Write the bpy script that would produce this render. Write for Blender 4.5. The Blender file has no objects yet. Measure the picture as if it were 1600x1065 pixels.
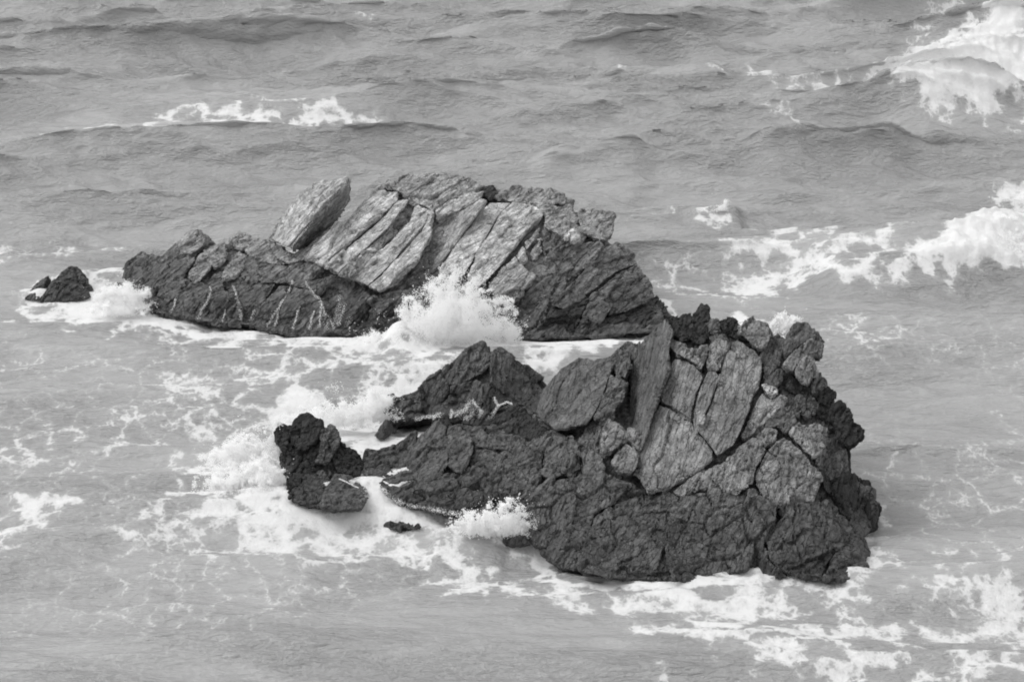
import bpy, bmesh, math, random
import numpy as np
from mathutils import Vector
from mathutils.bvhtree import BVHTree
from mathutils.geometry import delaunay_2d_cdt

random.seed(7)
rng = np.random.default_rng(7)
scene = bpy.context.scene
COL = scene.collection

# ------------------------------------------------------------------ camera, sky, sun, exposure
CAM_H, PITCH, HFOV = 40.0, math.radians(20.0), math.radians(22.0)
cam_data = bpy.data.cameras.new('camera')
cam = bpy.data.objects.new('camera', cam_data)
COL.objects.link(cam)
cam.location = (0, 0, CAM_H)
cam.rotation_euler = (math.pi / 2 - PITCH, 0, 0)
cam_data.sensor_width = 36.0
cam_data.lens = 18.0 / math.tan(HFOV / 2)
cam_data.clip_start, cam_data.clip_end = 0.5, 20000
scene.camera = cam

SUN_EL, SUN_AZ = math.radians(54), math.radians(-88)     # azimuth clockwise from +Y (away from the camera)
world = bpy.data.worlds.new('World')
scene.world = world
world.use_nodes = True
wn, wl = world.node_tree.nodes, world.node_tree.links
wn.clear()
sky = wn.new('ShaderNodeTexSky')
sky.sky_type = 'NISHITA'
sky.sun_disc = False
sky.sun_elevation = SUN_EL
sky.sun_rotation = SUN_AZ
sky.air_density, sky.dust_density, sky.ozone_density = 1.0, 6.0, 1.0
bw = wn.new('ShaderNodeRGBToBW')                           # black and white film
bg = wn.new('ShaderNodeBackground')
bg.inputs['Strength'].default_value = 0.15
wo = wn.new('ShaderNodeOutputWorld')
cloud = wn.new('ShaderNodeMix'); cloud.data_type = 'FLOAT'   # an even cloud layer over most of the clear sky
cloud.inputs[0].default_value = 0.6
cloud.inputs[3].default_value = 6.9
cc = wn.new('ShaderNodeCombineColor')
wl.new(sky.outputs[0], bw.inputs[0]); wl.new(bw.outputs[0], cloud.inputs[2])
for i in range(3): wl.new(cloud.outputs[0], cc.inputs[i])
wl.new(cc.outputs[0], bg.inputs['Color']); wl.new(bg.outputs[0], wo.inputs[0])

sun_data = bpy.data.lights.new('sun', 'SUN')
sun_data.energy = 0.9
sun_data.angle = math.radians(32)
sun = bpy.data.objects.new('sun', sun_data)
COL.objects.link(sun)
sdir = Vector((math.sin(SUN_AZ) * math.cos(SUN_EL), math.cos(SUN_AZ) * math.cos(SUN_EL), math.sin(SUN_EL)))
sun.rotation_euler = sdir.to_track_quat('Z', 'Y').to_euler()
sun.location = sdir * 200

vs = scene.view_settings
vs.view_transform, vs.look, vs.exposure, vs.gamma = 'Standard', 'None', 0.16, 1.0
vs.use_curve_mapping = False
scene.cycles.max_bounces = 24                              # light scatters many times inside spray
scene.cycles.diffuse_bounces = 14
scene.cycles.filter_width = 1.9                            # a slightly soft old lens
scene.cycles.transmission_bounces = 14

# ------------------------------------------------------------------ picture point -> place in the world
FPX = 800.0 / math.tan(HFOV / 2)
SP, CP = math.sin(PITCH), math.cos(PITCH)
def ray(u, v):
    x, y = (u - 800.0) / FPX, -(v - 532.5) / FPX
    return np.array([x, CP + y * SP, -SP + y * CP])
def at(u, v, Y):
    d = ray(u, v); t = Y / d[1]
    return np.array([d[0] * t, Y, CAM_H + d[2] * t])
def onz(u, v, z=0.0):
    d = ray(u, v); t = (z - CAM_H) / d[2]
    return np.array([d[0] * t, d[1] * t, z])

# ------------------------------------------------------------------ noise (numpy)
def h3(i, j, k, s):
    n = (i.astype(np.int64) * 374761393 + j.astype(np.int64) * 668265263 + k.astype(np.int64) * 2147483647 + s * 974711) & 0xffffffff
    n = ((n ^ (n >> 13)) * 1274126177) & 0xffffffff
    n = ((n ^ (n >> 16)) * 2246822519) & 0xffffffff
    n = n ^ (n >> 15)
    return (n & 0xffffff).astype(np.float64) / 0xffffff
def vnoise(p, s=0):
    f = np.floor(p); t = p - f; t = t * t * t * (t * (t * 6 - 15) + 10)
    i, j, k = f[:, 0], f[:, 1], f[:, 2]
    r = 0
    for a in (0, 1):
        wa = t[:, 0] if a else 1 - t[:, 0]
        for b in (0, 1):
            wb = t[:, 1] if b else 1 - t[:, 1]
            for c in (0, 1):
                wc = t[:, 2] if c else 1 - t[:, 2]
                r = r + h3(i + a, j + b, k + c, s) * wa * wb * wc
    return r - 0.5
def fbm(p, o=4, s=0, g=0.5):
    r, a = 0, 1.0
    for q in range(o):
        r = r + vnoise(p * (2.03 ** q) + 17.3 * q, s + q) * a
        a *= g
    return r
def cells(p, s=0):
    """nearest seed of a jittered lattice: offset and tilt of that fractured facet, and the gap to the next one"""
    f = np.floor(p)
    n = len(p)
    f1 = np.full(n, 9.0); f2 = np.full(n, 9.0)
    best = np.zeros((n, 3)); bid = np.zeros((n, 3))
    for a in (-1, 0, 1):
        for b in (-1, 0, 1):
            for c in (-1, 0, 1):
                i, j, k = f[:, 0] + a, f[:, 1] + b, f[:, 2] + c
                sx = np.stack([i + h3(i, j, k, s), j + h3(i, j, k, s + 1), k + h3(i, j, k, s + 2)], 1)
                d = ((p - sx) ** 2).sum(1)
                m = d < f1
                f2 = np.where(m, f1, np.minimum(f2, d))
                f1 = np.where(m, d, f1)
                best[m] = sx[m]
                bid[m] = np.stack([i, j, k], 1)[m]
    i, j, k = bid[:, 0], bid[:, 1], bid[:, 2]
    off = h3(i, j, k, s + 5) - 0.5
    tilt = np.stack([h3(i, j, k, s + 6), h3(i, j, k, s + 7), h3(i, j, k, s + 8)], 1) - 0.5
    return off, (tilt * (p - best)).sum(1), np.sqrt(f2) - np.sqrt(f1)
def sstep(a, b, x):
    t = np.clip((x - a) / (b - a), 0, 1)
    return t * t * (3 - 2 * t)

# ------------------------------------------------------------------ materials
def new_mat(name):
    m = bpy.data.materials.new(name)
    m.use_nodes = True
    nt = m.node_tree
    nt.nodes.clear()
    return m, nt.nodes, nt.links
def math_node(nodes, links, op, a, b=None, c=None, clamp=False):
    n = nodes.new('ShaderNodeMath'); n.operation = op; n.use_clamp = clamp
    for i, x in enumerate((a, b, c)):
        if x is None: continue
        if isinstance(x, (int, float)): n.inputs[i].default_value = x
        else: links.new(x, n.inputs[i])
    return n.outputs[0]
def maprange(nodes, links, x, a, b, c, d, smooth=True):
    n = nodes.new('ShaderNodeMapRange')
    n.interpolation_type = 'SMOOTHSTEP' if smooth else 'LINEAR'
    links.new(x, n.inputs[0])
    for i, v in enumerate((a, b, c, d)): n.inputs[i + 1].default_value = v
    return n.outputs[0]
def noise_node(nodes, links, vec, scale, detail=4, rough=0.55, dist=0.0):
    n = nodes.new('ShaderNodeTexNoise')
    n.inputs['Scale'].default_value = scale; n.inputs['Detail'].default_value = detail
    n.inputs['Roughness'].default_value = rough; n.inputs['Distortion'].default_value = dist
    if vec is not None: links.new(vec, n.inputs['Vector'])
    return n.outputs[0]
def grey(nodes, links, v):
    n = nodes.new('ShaderNodeCombineColor')
    for i in range(3): links.new(v, n.inputs[i])
    return n.outputs[0]

def rock_mat(name, base, lichen, soil, fr, wet_top=1.1):
    """base albedo; lichen = share of dark lichen stains; soil = share of pale mineral patches"""
    m, ns, ls = new_mat(name)
    geo = ns.new('ShaderNodeNewGeometry')
    pos = geo.outputs['Position']
    big = noise_node(ns, ls, pos, 0.55, 5, 0.6)
    mid = noise_node(ns, ls, pos, 2.6, 6, 0.65, 0.6)
    fine = noise_node(ns, ls, pos, 14.0, 4, 0.7)
    mp = ns.new('ShaderNodeCombineXYZ')                      # coordinates along the bedding
    for i, k in enumerate((0.45, 4.0, 4.0)):
        dt = ns.new('ShaderNodeVectorMath'); dt.operation = 'DOT_PRODUCT'
        ls.new(pos, dt.inputs[0]); dt.inputs[1].default_value = tuple(np.array(fr[i]) * k)
        ls.new(dt.outputs['Value'], mp.inputs[i])
    streak = noise_node(ns, ls, mp.outputs[0], 1.3, 4, 0.6, 0.3)
    v = math_node(ns, ls, 'MULTIPLY', maprange(ns, ls, big, 0.3, 0.7, 0.78, 1.2), maprange(ns, ls, mid, 0.28, 0.72, 0.62, 1.34))
    v = math_node(ns, ls, 'MULTIPLY', v, maprange(ns, ls, streak, 0.3, 0.7, 0.8, 1.18))
    v = math_node(ns, ls, 'MULTIPLY', v, maprange(ns, ls, fine, 0.3, 0.7, 0.66, 1.34))
    v = math_node(ns, ls, 'MULTIPLY', v, base)
    # dark lichen blotches
    ln = noise_node(ns, ls, pos, 1.9, 7, 0.72, 0.8)
    lm = maprange(ns, ls, ln, 0.74 - 0.34 * lichen, 0.80 - 0.34 * lichen, 0.0, 0.8)
    mx = ns.new('ShaderNodeMix'); mx.data_type = 'FLOAT'
    ls.new(lm, mx.inputs[0]); ls.new(v, mx.inputs[2]); mx.inputs[3].default_value = 0.028
    # pale mineral patches
    pn = noise_node(ns, ls, pos, 1.15, 5, 0.6, 0.4)
    pm = maprange(ns, ls, pn, 0.70 - 0.2 * soil, 0.76 - 0.2 * soil, 0.0, 0.65)
    mx2 = ns.new('ShaderNodeMix'); mx2.data_type = 'FLOAT'
    ls.new(pm, mx2.inputs[0]); ls.new(mx.outputs[0], mx2.inputs[2])
    ls.new(math_node(ns, ls, 'MULTIPLY', v, 1.55), mx2.inputs[3])
    # the band the sea keeps wet
    sep = ns.new('ShaderNodeSeparateXYZ'); ls.new(pos, sep.inputs[0])
    zz = math_node(ns, ls, 'ADD', sep.outputs[2], math_node(ns, ls, 'MULTIPLY', math_node(ns, ls, 'SUBTRACT', mid, 0.5), 2.2))
    wet = maprange(ns, ls, zz, wet_top - 0.7, wet_top + 1.3, 1.0, 0.0)
    mx3 = ns.new('ShaderNodeMix'); mx3.data_type = 'FLOAT'
    ls.new(wet, mx3.inputs[0]); ls.new(mx2.outputs[0], mx3.inputs[2])
    ls.new(math_node(ns, ls, 'MULTIPLY', mx2.outputs[0], 0.48), mx3.inputs[3])
    bsdf = ns.new('ShaderNodeBsdfPrincipled')
    ls.new(grey(ns, ls, mx3.outputs[0]), bsdf.inputs['Base Color'])
    ls.new(maprange(ns, ls, wet, 0, 1, 0.9, 0.38, False), bsdf.inputs['Roughness'])
    bsdf.inputs['Specular IOR Level'].default_value = 0.3
    hsum = math_node(ns, ls, 'ADD', math_node(ns, ls, 'MULTIPLY', mid, 0.06), math_node(ns, ls, 'MULTIPLY', fine, 0.022))
    hsum = math_node(ns, ls, 'ADD', hsum, math_node(ns, ls, 'MULTIPLY', streak, 0.10))
    vo = ns.new('ShaderNodeTexVoronoi'); vo.feature = 'DISTANCE_TO_EDGE'; vo.inputs['Scale'].default_value = 1.0
    wv = ns.new('ShaderNodeVectorMath'); wv.operation = 'ADD'
    nz = ns.new('ShaderNodeTexNoise'); nz.inputs['Scale'].default_value = 2.2; nz.inputs['Detail'].default_value = 4
    ls.new(pos, nz.inputs['Vector'])
    sc = ns.new('ShaderNodeVectorMath'); sc.operation = 'SCALE'; sc.inputs[3].default_value = 0.8
    ls.new(nz.outputs['Color'], sc.inputs[0]); ls.new(mp.outputs[0], wv.inputs[0]); ls.new(sc.outputs[0], wv.inputs[1])
    ls.new(wv.outputs[0], vo.inputs['Vector'])
    crack = maprange(ns, ls, vo.outputs['Distance'], 0.0, 0.06, -0.07, 0.0)
    hsum = math_node(ns, ls, 'ADD', hsum, crack)
    bump = ns.new('ShaderNodeBump'); bump.inputs['Strength'].default_value = 0.9; bump.inputs['Distance'].default_value = 1.0
    ls.new(hsum, bump.inputs['Height']); ls.new(bump.outputs[0], bsdf.inputs['Normal'])
    out = ns.new('ShaderNodeOutputMaterial'); ls.new(bsdf.outputs[0], out.inputs[0])
    return m

def rock_set(fr, k=1.0):
    return {
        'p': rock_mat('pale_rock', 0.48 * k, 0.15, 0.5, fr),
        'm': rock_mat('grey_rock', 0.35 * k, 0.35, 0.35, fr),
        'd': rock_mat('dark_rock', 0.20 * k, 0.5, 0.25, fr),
        'k': rock_mat('black_lichen_shade_rock', 0.065 * k, 0.75, 0.15, fr),  # dark lichen; also carries the shade of a gap and the right flank
        'w': rock_mat('pale_vein_rock', 0.62 * k, 0.0, 0.4, fr),
        'b': rock_mat('barnacled_rock', 0.23 * k, 0.3, 0.45, fr, 1.2),
    }

def foam_mat():
    m, ns, ls = new_mat('sea_foam')
    df = ns.new('ShaderNodeBsdfDiffuse'); df.inputs[0].default_value = (.97, .97, .97, 1)
    tr = ns.new('ShaderNodeBsdfTranslucent'); tr.inputs[0].default_value = (.97, .97, .97, 1)
    mix = ns.new('ShaderNodeMixShader'); mix.inputs[0].default_value = 0.4
    ls.new(df.outputs[0], mix.inputs[1]); ls.new(tr.outputs[0], mix.inputs[2])
    out = ns.new('ShaderNodeOutputMaterial'); ls.new(mix.outputs[0], out.inputs[0])
    return m
FOAM = foam_mat()

def sea_mat():
    m, ns, ls = new_mat('sea_water')
    geo = ns.new('ShaderNodeNewGeometry'); pos = geo.outputs['Position']
    att = ns.new('ShaderNodeAttribute'); att.attribute_name = 'foam'
    dens = att.outputs['Fac']
    flat = ns.new('ShaderNodeVectorMath'); flat.operation = 'MULTIPLY'; flat.inputs[1].default_value = (1, 0.8, 1)
    ls.new(pos, flat.inputs[0])
    def warped(scale, amount, src):
        nz = ns.new('ShaderNodeTexNoise'); nz.inputs['Scale'].default_value = scale; nz.inputs['Detail'].default_value = 5
        nz.inputs['Roughness'].default_value = 0.6
        ls.new(src, nz.inputs['Vector'])
        sb = ns.new('ShaderNodeVectorMath'); sb.operation = 'SUBTRACT'; sb.inputs[1].default_value = (.5, .5, .5)
        ls.new(nz.outputs['Color'], sb.inputs[0])
        sc = ns.new('ShaderNodeVectorMath'); sc.operation = 'SCALE'; sc.inputs[3].default_value = amount
        ls.new(sb.outputs[0], sc.inputs[0])
        ad = ns.new('ShaderNodeVectorMath'); ad.operation = 'ADD'
        ls.new(src, ad.inputs[0]); ls.new(sc.outputs[0], ad.inputs[1])
        return ad.outputs[0]
    w1 = warped(0.8, 1.5, flat.outputs[0])
    w2 = warped(2.0, 0.8, flat.outputs[0])
    w3 = warped(5.0, 0.35, flat.outputs[0])
    def vor(vec, scale):
        v = ns.new('ShaderNodeTexVoronoi'); v.feature = 'DISTANCE_TO_EDGE'; v.inputs['Scale'].default_value = scale
        ls.new(vec, v.inputs['Vector'])
        return v.outputs['Distance']
    e1 = maprange(ns, ls, vor(w1, 0.62), 0.0, 0.26, 0.0, 1.0, False)
    e2 = maprange(ns, ls, vor(w2, 2.0), 0.0, 0.3, 0.0, 1.0, False)
    e3 = maprange(ns, ls, vor(w3, 5.0), 0.0, 0.36, 0.0, 1.0, False)
    n1 = noise_node(ns, ls, w1, 1.3, 7, 0.68)
    n2 = noise_node(ns, ls, w3, 7.0, 5, 0.72)
    pat = math_node(ns, ls, 'MULTIPLY', e1, 0.60)
    pat = math_node(ns, ls, 'ADD', pat, math_node(ns, ls, 'MULTIPLY', e2, 0.30))
    pat = math_node(ns, ls, 'ADD', pat, math_node(ns, ls, 'MULTIPLY', e3, 0.16))
    pat = math_node(ns, ls, 'ADD', pat, math_node(ns, ls, 'MULTIPLY', maprange(ns, ls, n1, 0.3, 0.7, 0.0, 1.0, False), 0.22))
    pat = math_node(ns, ls, 'ADD', pat, math_node(ns, ls, 'MULTIPLY', math_node(ns, ls, 'SUBTRACT', n2, 0.5), 0.48))
    diff = math_node(ns, ls, 'SUBTRACT', math_node(ns, ls, 'MULTIPLY', dens, 1.16), pat)
    mask = math_node(ns, ls, 'ADD', maprange(ns, ls, diff, -0.40, 0.02, 0.0, 0.17), maprange(ns, ls, diff, -0.06, 0.20, 0.0, 0.81))
    mask = math_node(ns, ls, 'MULTIPLY', mask, maprange(ns, ls, dens, 0.03, 0.15, 0.0, 1.0))
    # aerated water round the foam is a little milkier
    milk = math_node(ns, ls, 'ADD', math_node(ns, ls, 'MULTIPLY', dens, 0.05), 0.35)
    water = ns.new('ShaderNodeBsdfPrincipled')
    ls.new(grey(ns, ls, milk), water.inputs['Base Color'])
    water.inputs['Roughness'].default_value = 0.14
    water.inputs['IOR'].default_value = 1.46
    water.inputs['Specular IOR Level'].default_value = 0.5
    # ripples, longer along the crests
    rp = ns.new('ShaderNodeMapping'); ls.new(pos, rp.inputs[0]); rp.inputs['Scale'].default_value = (0.42, 1.3, 1.0)
    rp.inputs['Rotation'].default_value = (0, 0, 0.04)
    r1 = noise_node(ns, ls, rp.outputs[0], 1.5, 5, 0.62, 0.2)
    r2 = noise_node(ns, ls, rp.outputs[0], 5.0, 4, 0.65, 0.2)
    hh = math_node(ns, ls, 'ADD', math_node(ns, ls, 'MULTIPLY', r1, 0.46), math_node(ns, ls, 'MULTIPLY', r2, 0.20))
    wind = ns.new('ShaderNodeMapping'); ls.new(pos, wind.inputs[0]); wind.inputs['Scale'].default_value = (0.07, 0.2, 0)
    hh = math_node(ns, ls, 'MULTIPLY', hh, maprange(ns, ls, noise_node(ns, ls, wind.outputs[0], 1.0, 4, 0.6, 0.5), 0.32, 0.68, 0.45, 1.5))
    bump = ns.new('ShaderNodeBump'); bump.inputs['Strength'].default_value = 0.9; bump.inputs['Distance'].default_value = 1.0
    ls.new(hh, bump.inputs['Height']); ls.new(bump.outputs[0], water.inputs['Normal'])
    foam = ns.new('ShaderNodeBsdfDiffuse')
    ls.new(grey(ns, ls, maprange(ns, ls, math_node(ns, ls, 'ADD', diff, math_node(ns, ls, 'SUBTRACT', n2, 0.5)), -0.1, 0.6, 0.55, 0.73)), foam.inputs[0])
    fb = ns.new('ShaderNodeBump'); fb.inputs['Strength'].default_value = 0.6; fb.inputs['Distance'].default_value = 1.0
    ls.new(math_node(ns, ls, 'ADD', math_node(ns, ls, 'MULTIPLY', n1, 0.2), math_node(ns, ls, 'MULTIPLY', n2, 0.06)), fb.inputs['Height'])
    ls.new(fb.outputs[0], foam.inputs['Normal'])
    mix = ns.new('ShaderNodeMixShader')
    ls.new(mask, mix.inputs[0]); ls.new(water.outputs[0], mix.inputs[1]); ls.new(foam.outputs[0], mix.inputs[2])
    out = ns.new('ShaderNodeOutputMaterial'); ls.new(mix.outputs[0], out.inputs[0])
    return m
SEA = sea_mat()

# ------------------------------------------------------------------ object helpers
def tag(o, label=None, cat=None, group=None, kind=None):
    if label: o['label'] = label
    if cat: o['category'] = cat
    if group: o['group'] = group
    if kind: o['kind'] = kind
    return o
def link_mesh(name, me, mat, parent=None):
    o = bpy.data.objects.new(name, me)
    COL.objects.link(o)
    me.materials.clear(); me.materials.append(mat)
    if parent is not None:
        o.parent = parent
        o.location = -parent.location
    return o
def remeshed(me, voxel):
    o = bpy.data.objects.new('work', me)
    COL.objects.link(o)
    md = o.modifiers.new('r', 'REMESH'); md.mode = 'VOXEL'; md.voxel_size = voxel; md.adaptivity = 0.0
    dg = bpy.context.evaluated_depsgraph_get()
    res = bpy.data.meshes.new_from_object(o.evaluated_get(dg))
    bpy.data.objects.remove(o); bpy.data.meshes.remove(me)
    return res
def coords(me):
    a = np.empty(len(me.vertices) * 3); me.vertices.foreach_get('co', a)
    return a.reshape(-1, 3)
def normals(me):
    a = np.empty(len(me.vertices) * 3); me.vertex_normals.foreach_get('vector', a)
    return a.reshape(-1, 3)
def set_coords(me, p):
    me.vertices.foreach_set('co', np.ascontiguousarray(p).ravel()); me.update()

class Field:
    """smooth depth of a rock's visible face through surveyed points (thin plate)"""
    def __init__(self, pts):
        p = np.array(pts, float)
        self.c = p[:, :2] / 100.0
        n = len(p)
        K = self._k(self.c, self.c) + np.eye(n) * 0.02
        P = np.hstack([np.ones((n, 1)), self.c])
        A = np.block([[K, P], [P.T, np.zeros((3, 3))]])
        self.w = np.linalg.solve(A, np.concatenate([p[:, 2], np.zeros(3)]))
    def _k(self, a, b):
        r2 = ((a[:, None] - b[None]) ** 2).sum(2)
        return np.where(r2 > 1e-12, 0.5 * r2 * np.log(r2 + 1e-12), 0)
    def __call__(self, u, v):
        q = np.array([[u, v]], float) / 100.0
        return float(self._k(q, self.c)[0] @ self.w[:-3] + self.w[-3] + q[0] @ self.w[-2:])

def inset(poly, d):
    """move each corner of a 2D polygon inwards by d"""
    n = len(poly)
    area = sum(poly[i][0] * poly[(i + 1) % n][1] - poly[(i + 1) % n][0] * poly[i][1] for i in range(n))
    s = 1 if area > 0 else -1
    out = []
    for i in range(n):
        a, b, c = np.array(poly[i - 1][:2], float), np.array(poly[i][:2], float), np.array(poly[(i + 1) % n][:2], float)
        e1, e2 = b - a, c - b
        e1 /= np.linalg.norm(e1) + 1e-9; e2 /= np.linalg.norm(e2) + 1e-9
        m = np.array([-e1[1] - e2[1], e1[0] + e2[0]]) * s
        l = np.linalg.norm(m)
        out.append(b + (m / l * d if l > 1e-6 else 0))
    return out

def prism(front, thick, shrink=0.86, drop=0.62):
    """solid block: a front face of 3D corners, carried back into the rock"""
    bm = bmesh.new()
    c = np.mean(front, 0)
    d = np.array([c[0] / c[1], 1.0, -drop]) ; d /= np.linalg.norm(d)
    f = [bm.verts.new(p) for p in front]
    b = [bm.verts.new(c + (np.array(p) - c) * shrink + d * thick) for p in front]
    n = len(f)
    faces = [bm.faces.new(f), bm.faces.new(b[::-1])]
    for i in range(n):
        bm.faces.new((f[i], b[i], b[(i + 1) % n], f[(i + 1) % n]))
    bmesh.ops.triangulate(bm, faces=faces)
    bmesh.ops.recalc_face_normals(bm, faces=bm.faces)
    me = bpy.data.meshes.new('block'); bm.to_mesh(me); bm.free()
    return me

def relief(outline, depth, thick, step=22.0):
    """closed body whose visible face follows a depth function inside an outline"""
    pts = []
    for (x1, y1), (x2, y2) in zip(outline, outline[1:] + outline[:1]):
        n = max(1, int(math.hypot(x2 - x1, y2 - y1) / step))
        pts += [(x1 + (x2 - x1) * i / n, y1 + (y2 - y1) * i / n) for i in range(n)]
    m = len(pts)
    us, vs_ = [p[0] for p in pts], [p[1] for p in pts]
    def inside(x, y):
        r = False
        for (x1, y1), (x2, y2) in zip(pts, pts[1:] + pts[:1]):
            if (y1 > y) != (y2 > y) and x < (x2 - x1) * (y - y1) / (y2 - y1) + x1: r = not r
        return r
    gx = min(us) + step / 2
    while gx < max(us):
        gy = min(vs_) + step / 2
        while gy < max(vs_):
            if inside(gx, gy) and min((gx - p[0]) ** 2 + (gy - p[1]) ** 2 for p in pts[:m]) > (step * .5) ** 2: pts.append((gx, gy))
            gy += step
        gx += step
    bound = list(zip(range(m), list(range(1, m)) + [0]))
    v2, e2, f2, *_ = delaunay_2d_cdt([Vector(p) for p in pts], bound, [list(range(m))], 1, 1e-4)
    bm = bmesh.new()
    fr_ = [at(v.x, v.y, depth(v.x, v.y)) for v in v2]
    c = np.mean(fr_, 0)
    d = np.array([c[0] / c[1], 1.0, -0.8]); d /= np.linalg.norm(d)
    A = [bm.verts.new(p) for p in fr_]
    B = [bm.verts.new(c + (p - c) * 0.9 + d * thick) for p in fr_]
    cnt = {}
    for f in f2:
        for i in range(len(f)):
            e = (f[i], f[(i + 1) % len(f)]); cnt[e] = cnt.get(e, 0) + 1
    for f in f2:
        bm.faces.new([A[i] for i in f]); bm.faces.new([B[i] for i in reversed(f)])
        for i in range(len(f)):
            a, b = f[i], f[(i + 1) % len(f)]
            if (b, a) not in cnt: bm.faces.new((A[b], A[a], B[a], B[b]))
    bmesh.ops.recalc_face_normals(bm, faces=bm.faces)
    me = bpy.data.meshes.new('bedrock'); bm.to_mesh(me); bm.free()
    return me

def frame(axis, face):
    a = np.array(axis, float); a /= np.linalg.norm(a)
    n = np.array(face, float); n -= a * (n @ a); n /= np.linalg.norm(n)
    return np.stack([a, np.cross(n, a), n])

def weather(me, fr, amp=1.0, seed=0, scale=1.0, bias=-0.015, elong=1.0):
    """break a block's surface into facets, ledges and cracks along its bedding"""
    p, n = coords(me), normals(me)
    wp = p + np.stack([fbm(p * 0.8, 3, seed + 1), fbm(p * 0.8, 3, seed + 2), fbm(p * 0.8, 3, seed + 3)], 1) * 0.3
    q = wp @ fr.T
    o1, t1, g1 = cells(q * np.array([0.30 * elong, 0.75, 1.0]) / scale, 11)
    o2, t2, g2 = cells(q * np.array([0.9 * elong, 2.1, 2.4]) / scale, 31)
    o3, t3, g3 = cells(q * np.array([2.4 * elong, 4.6, 5.2]) / scale, 51)
    d = 0.20 * o1 + 0.34 * t1 + 0.10 * o2 + 0.22 * t2 + 0.03 * o3 + 0.06 * t3
    d += -0.14 * min(1, amp * 1.2) ** 1.5 * (1 - sstep(0.0, 0.05, g1)) - 0.06 * (1 - sstep(0.0, 0.06, g2)) - 0.012 * (1 - sstep(0, 0.1, g3))
    d += 0.07 * fbm(p * 1.1, 3, seed + 9) + 0.02 * fbm(p * 6.0, 3, seed + 12)
    p = p + n * ((d * amp * scale ** 0.5) + bias)[:, None]
    set_coords(me, p)
    return me

ROCK_OBJS = []
def rock_island(name, label, field, origin_px, blocks, outline, fr, voxel, core_off=0.55, core_thick=3.5, cat='rock', gap=0.2, amp=1.0, core='d', ROCK=None, hollows=(), elong=0.7, foot=.42):
    root = bpy.data.objects.new(name, None)
    COL.objects.link(root)
    o3 = onz(*origin_px)
    root.location = (o3[0], o3[1], 0)
    tag(root, label, cat)
    bpy.context.view_layer.update()
    if outline:
        me = relief(inset(outline, 3.0), lambda u, v: field(u, v) + core_off + sum(h * math.exp(-((u - a) / ru) ** 2 - ((v - b) / rv) ** 2) for a, b, ru, rv, h in hollows), core_thick)
        me = weather(remeshed(me, voxel * 1.6), fr, amp * 0.8, 3)
        ROCK_OBJS.append(link_mesh('bedrock', me, ROCK[core], root))
    for k, bl in enumerate(blocks):
        kind, tone, pts = bl[0], bl[1], bl[2]
        op = bl[3] if len(bl) > 3 else {}
        flat = inset(pts, op.get('gap', gap if tone in 'pmw' else -1.2))
        cu, cv = np.mean([q[0] for q in pts]), np.mean([q[1] for q in pts])
        dy = op.get('dy', rng.uniform(-0.14, 0.14))
        tu, tv = op.get('tu', rng.uniform(-.35, .35)), op.get('tv', rng.uniform(-.3, .3))
        front = []
        for i, q in enumerate(flat):
            if len(pts[i]) > 2: Y = pts[i][2] + op.get('dyy', 0)
            else: Y = field(*q) + dy + tu * (q[0] - cu) / 100 + tv * (q[1] - cv) / 100
            c3 = at(q[0], q[1], Y)
            if c3[2] < foot: c3 = onz(q[0], q[1], -.2)           # foot of the block stands in the water
            front.append(c3)
        front = np.array(front)
        size = (np.ptp([q[0] for q in pts]) + np.ptp([q[1] for q in pts])) / 2 / 100 * 2.4
        th = op.get('th', min(2.2, 0.45 + 0.6 * size))
        me = remeshed(prism(front, th, op.get('shrink', 0.86)), voxel)
        sc = op.get('sc', min(1.0, max(0.45, size / 2.2)))
        weather(me, op.get('fr', fr), amp * op.get('amp', 1.25 if kind == 'boulder' else 1.0 if tone in 'pmw' else .85), 100 + k, sc, elong=op.get('elong', elong))
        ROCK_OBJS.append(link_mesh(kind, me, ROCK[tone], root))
    return root

# ------------------------------------------------------------------ far island (tilted slabs)
FAR = Field([
    (190,440,117.6),(230,485,113.5),(305,500,112.1),(400,507,111.5),(500,520,110.4),(570,513,111.0),(700,520,110.4),(830,530,109.6),
    (920,528,109.7),(1035,515,110.8),(222,396,119.5),(310,360,120),(390,367,119.5),(420,372,118.5),(550,300,118.3),(600,280,119),
    (690,272,119.5),(755,292,119),(850,293,118.5),(895,315,118),(955,335,117.2),(985,395,116),(1015,440,114.8),(1042,485,113),
    (280,430,116.2),(350,430,115.5),(430,440,114.5),(500,410,115),(560,435,113.8),(640,360,115.8),(640,450,113),(720,400,114.2),
    (790,400,113.8),(850,400,113.6),(850,480,111),(930,420,114.3),(930,480,112)])
fa = at(620,312,FAR(620,312)) - at(505,415,FAR(505,415))
FAR_FR = frame(fa, (-0.15, -0.6, 0.8))
fe = at(960,425,FAR(960,425)) - at(830,530,FAR(830,530))
FAR_FR2 = frame(fe, (0.3, -0.8, 0.5))
rib = dict(tu=.5, sc=.6)
FAR_ROCK = rock_set(FAR_FR, 0.9)
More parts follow.
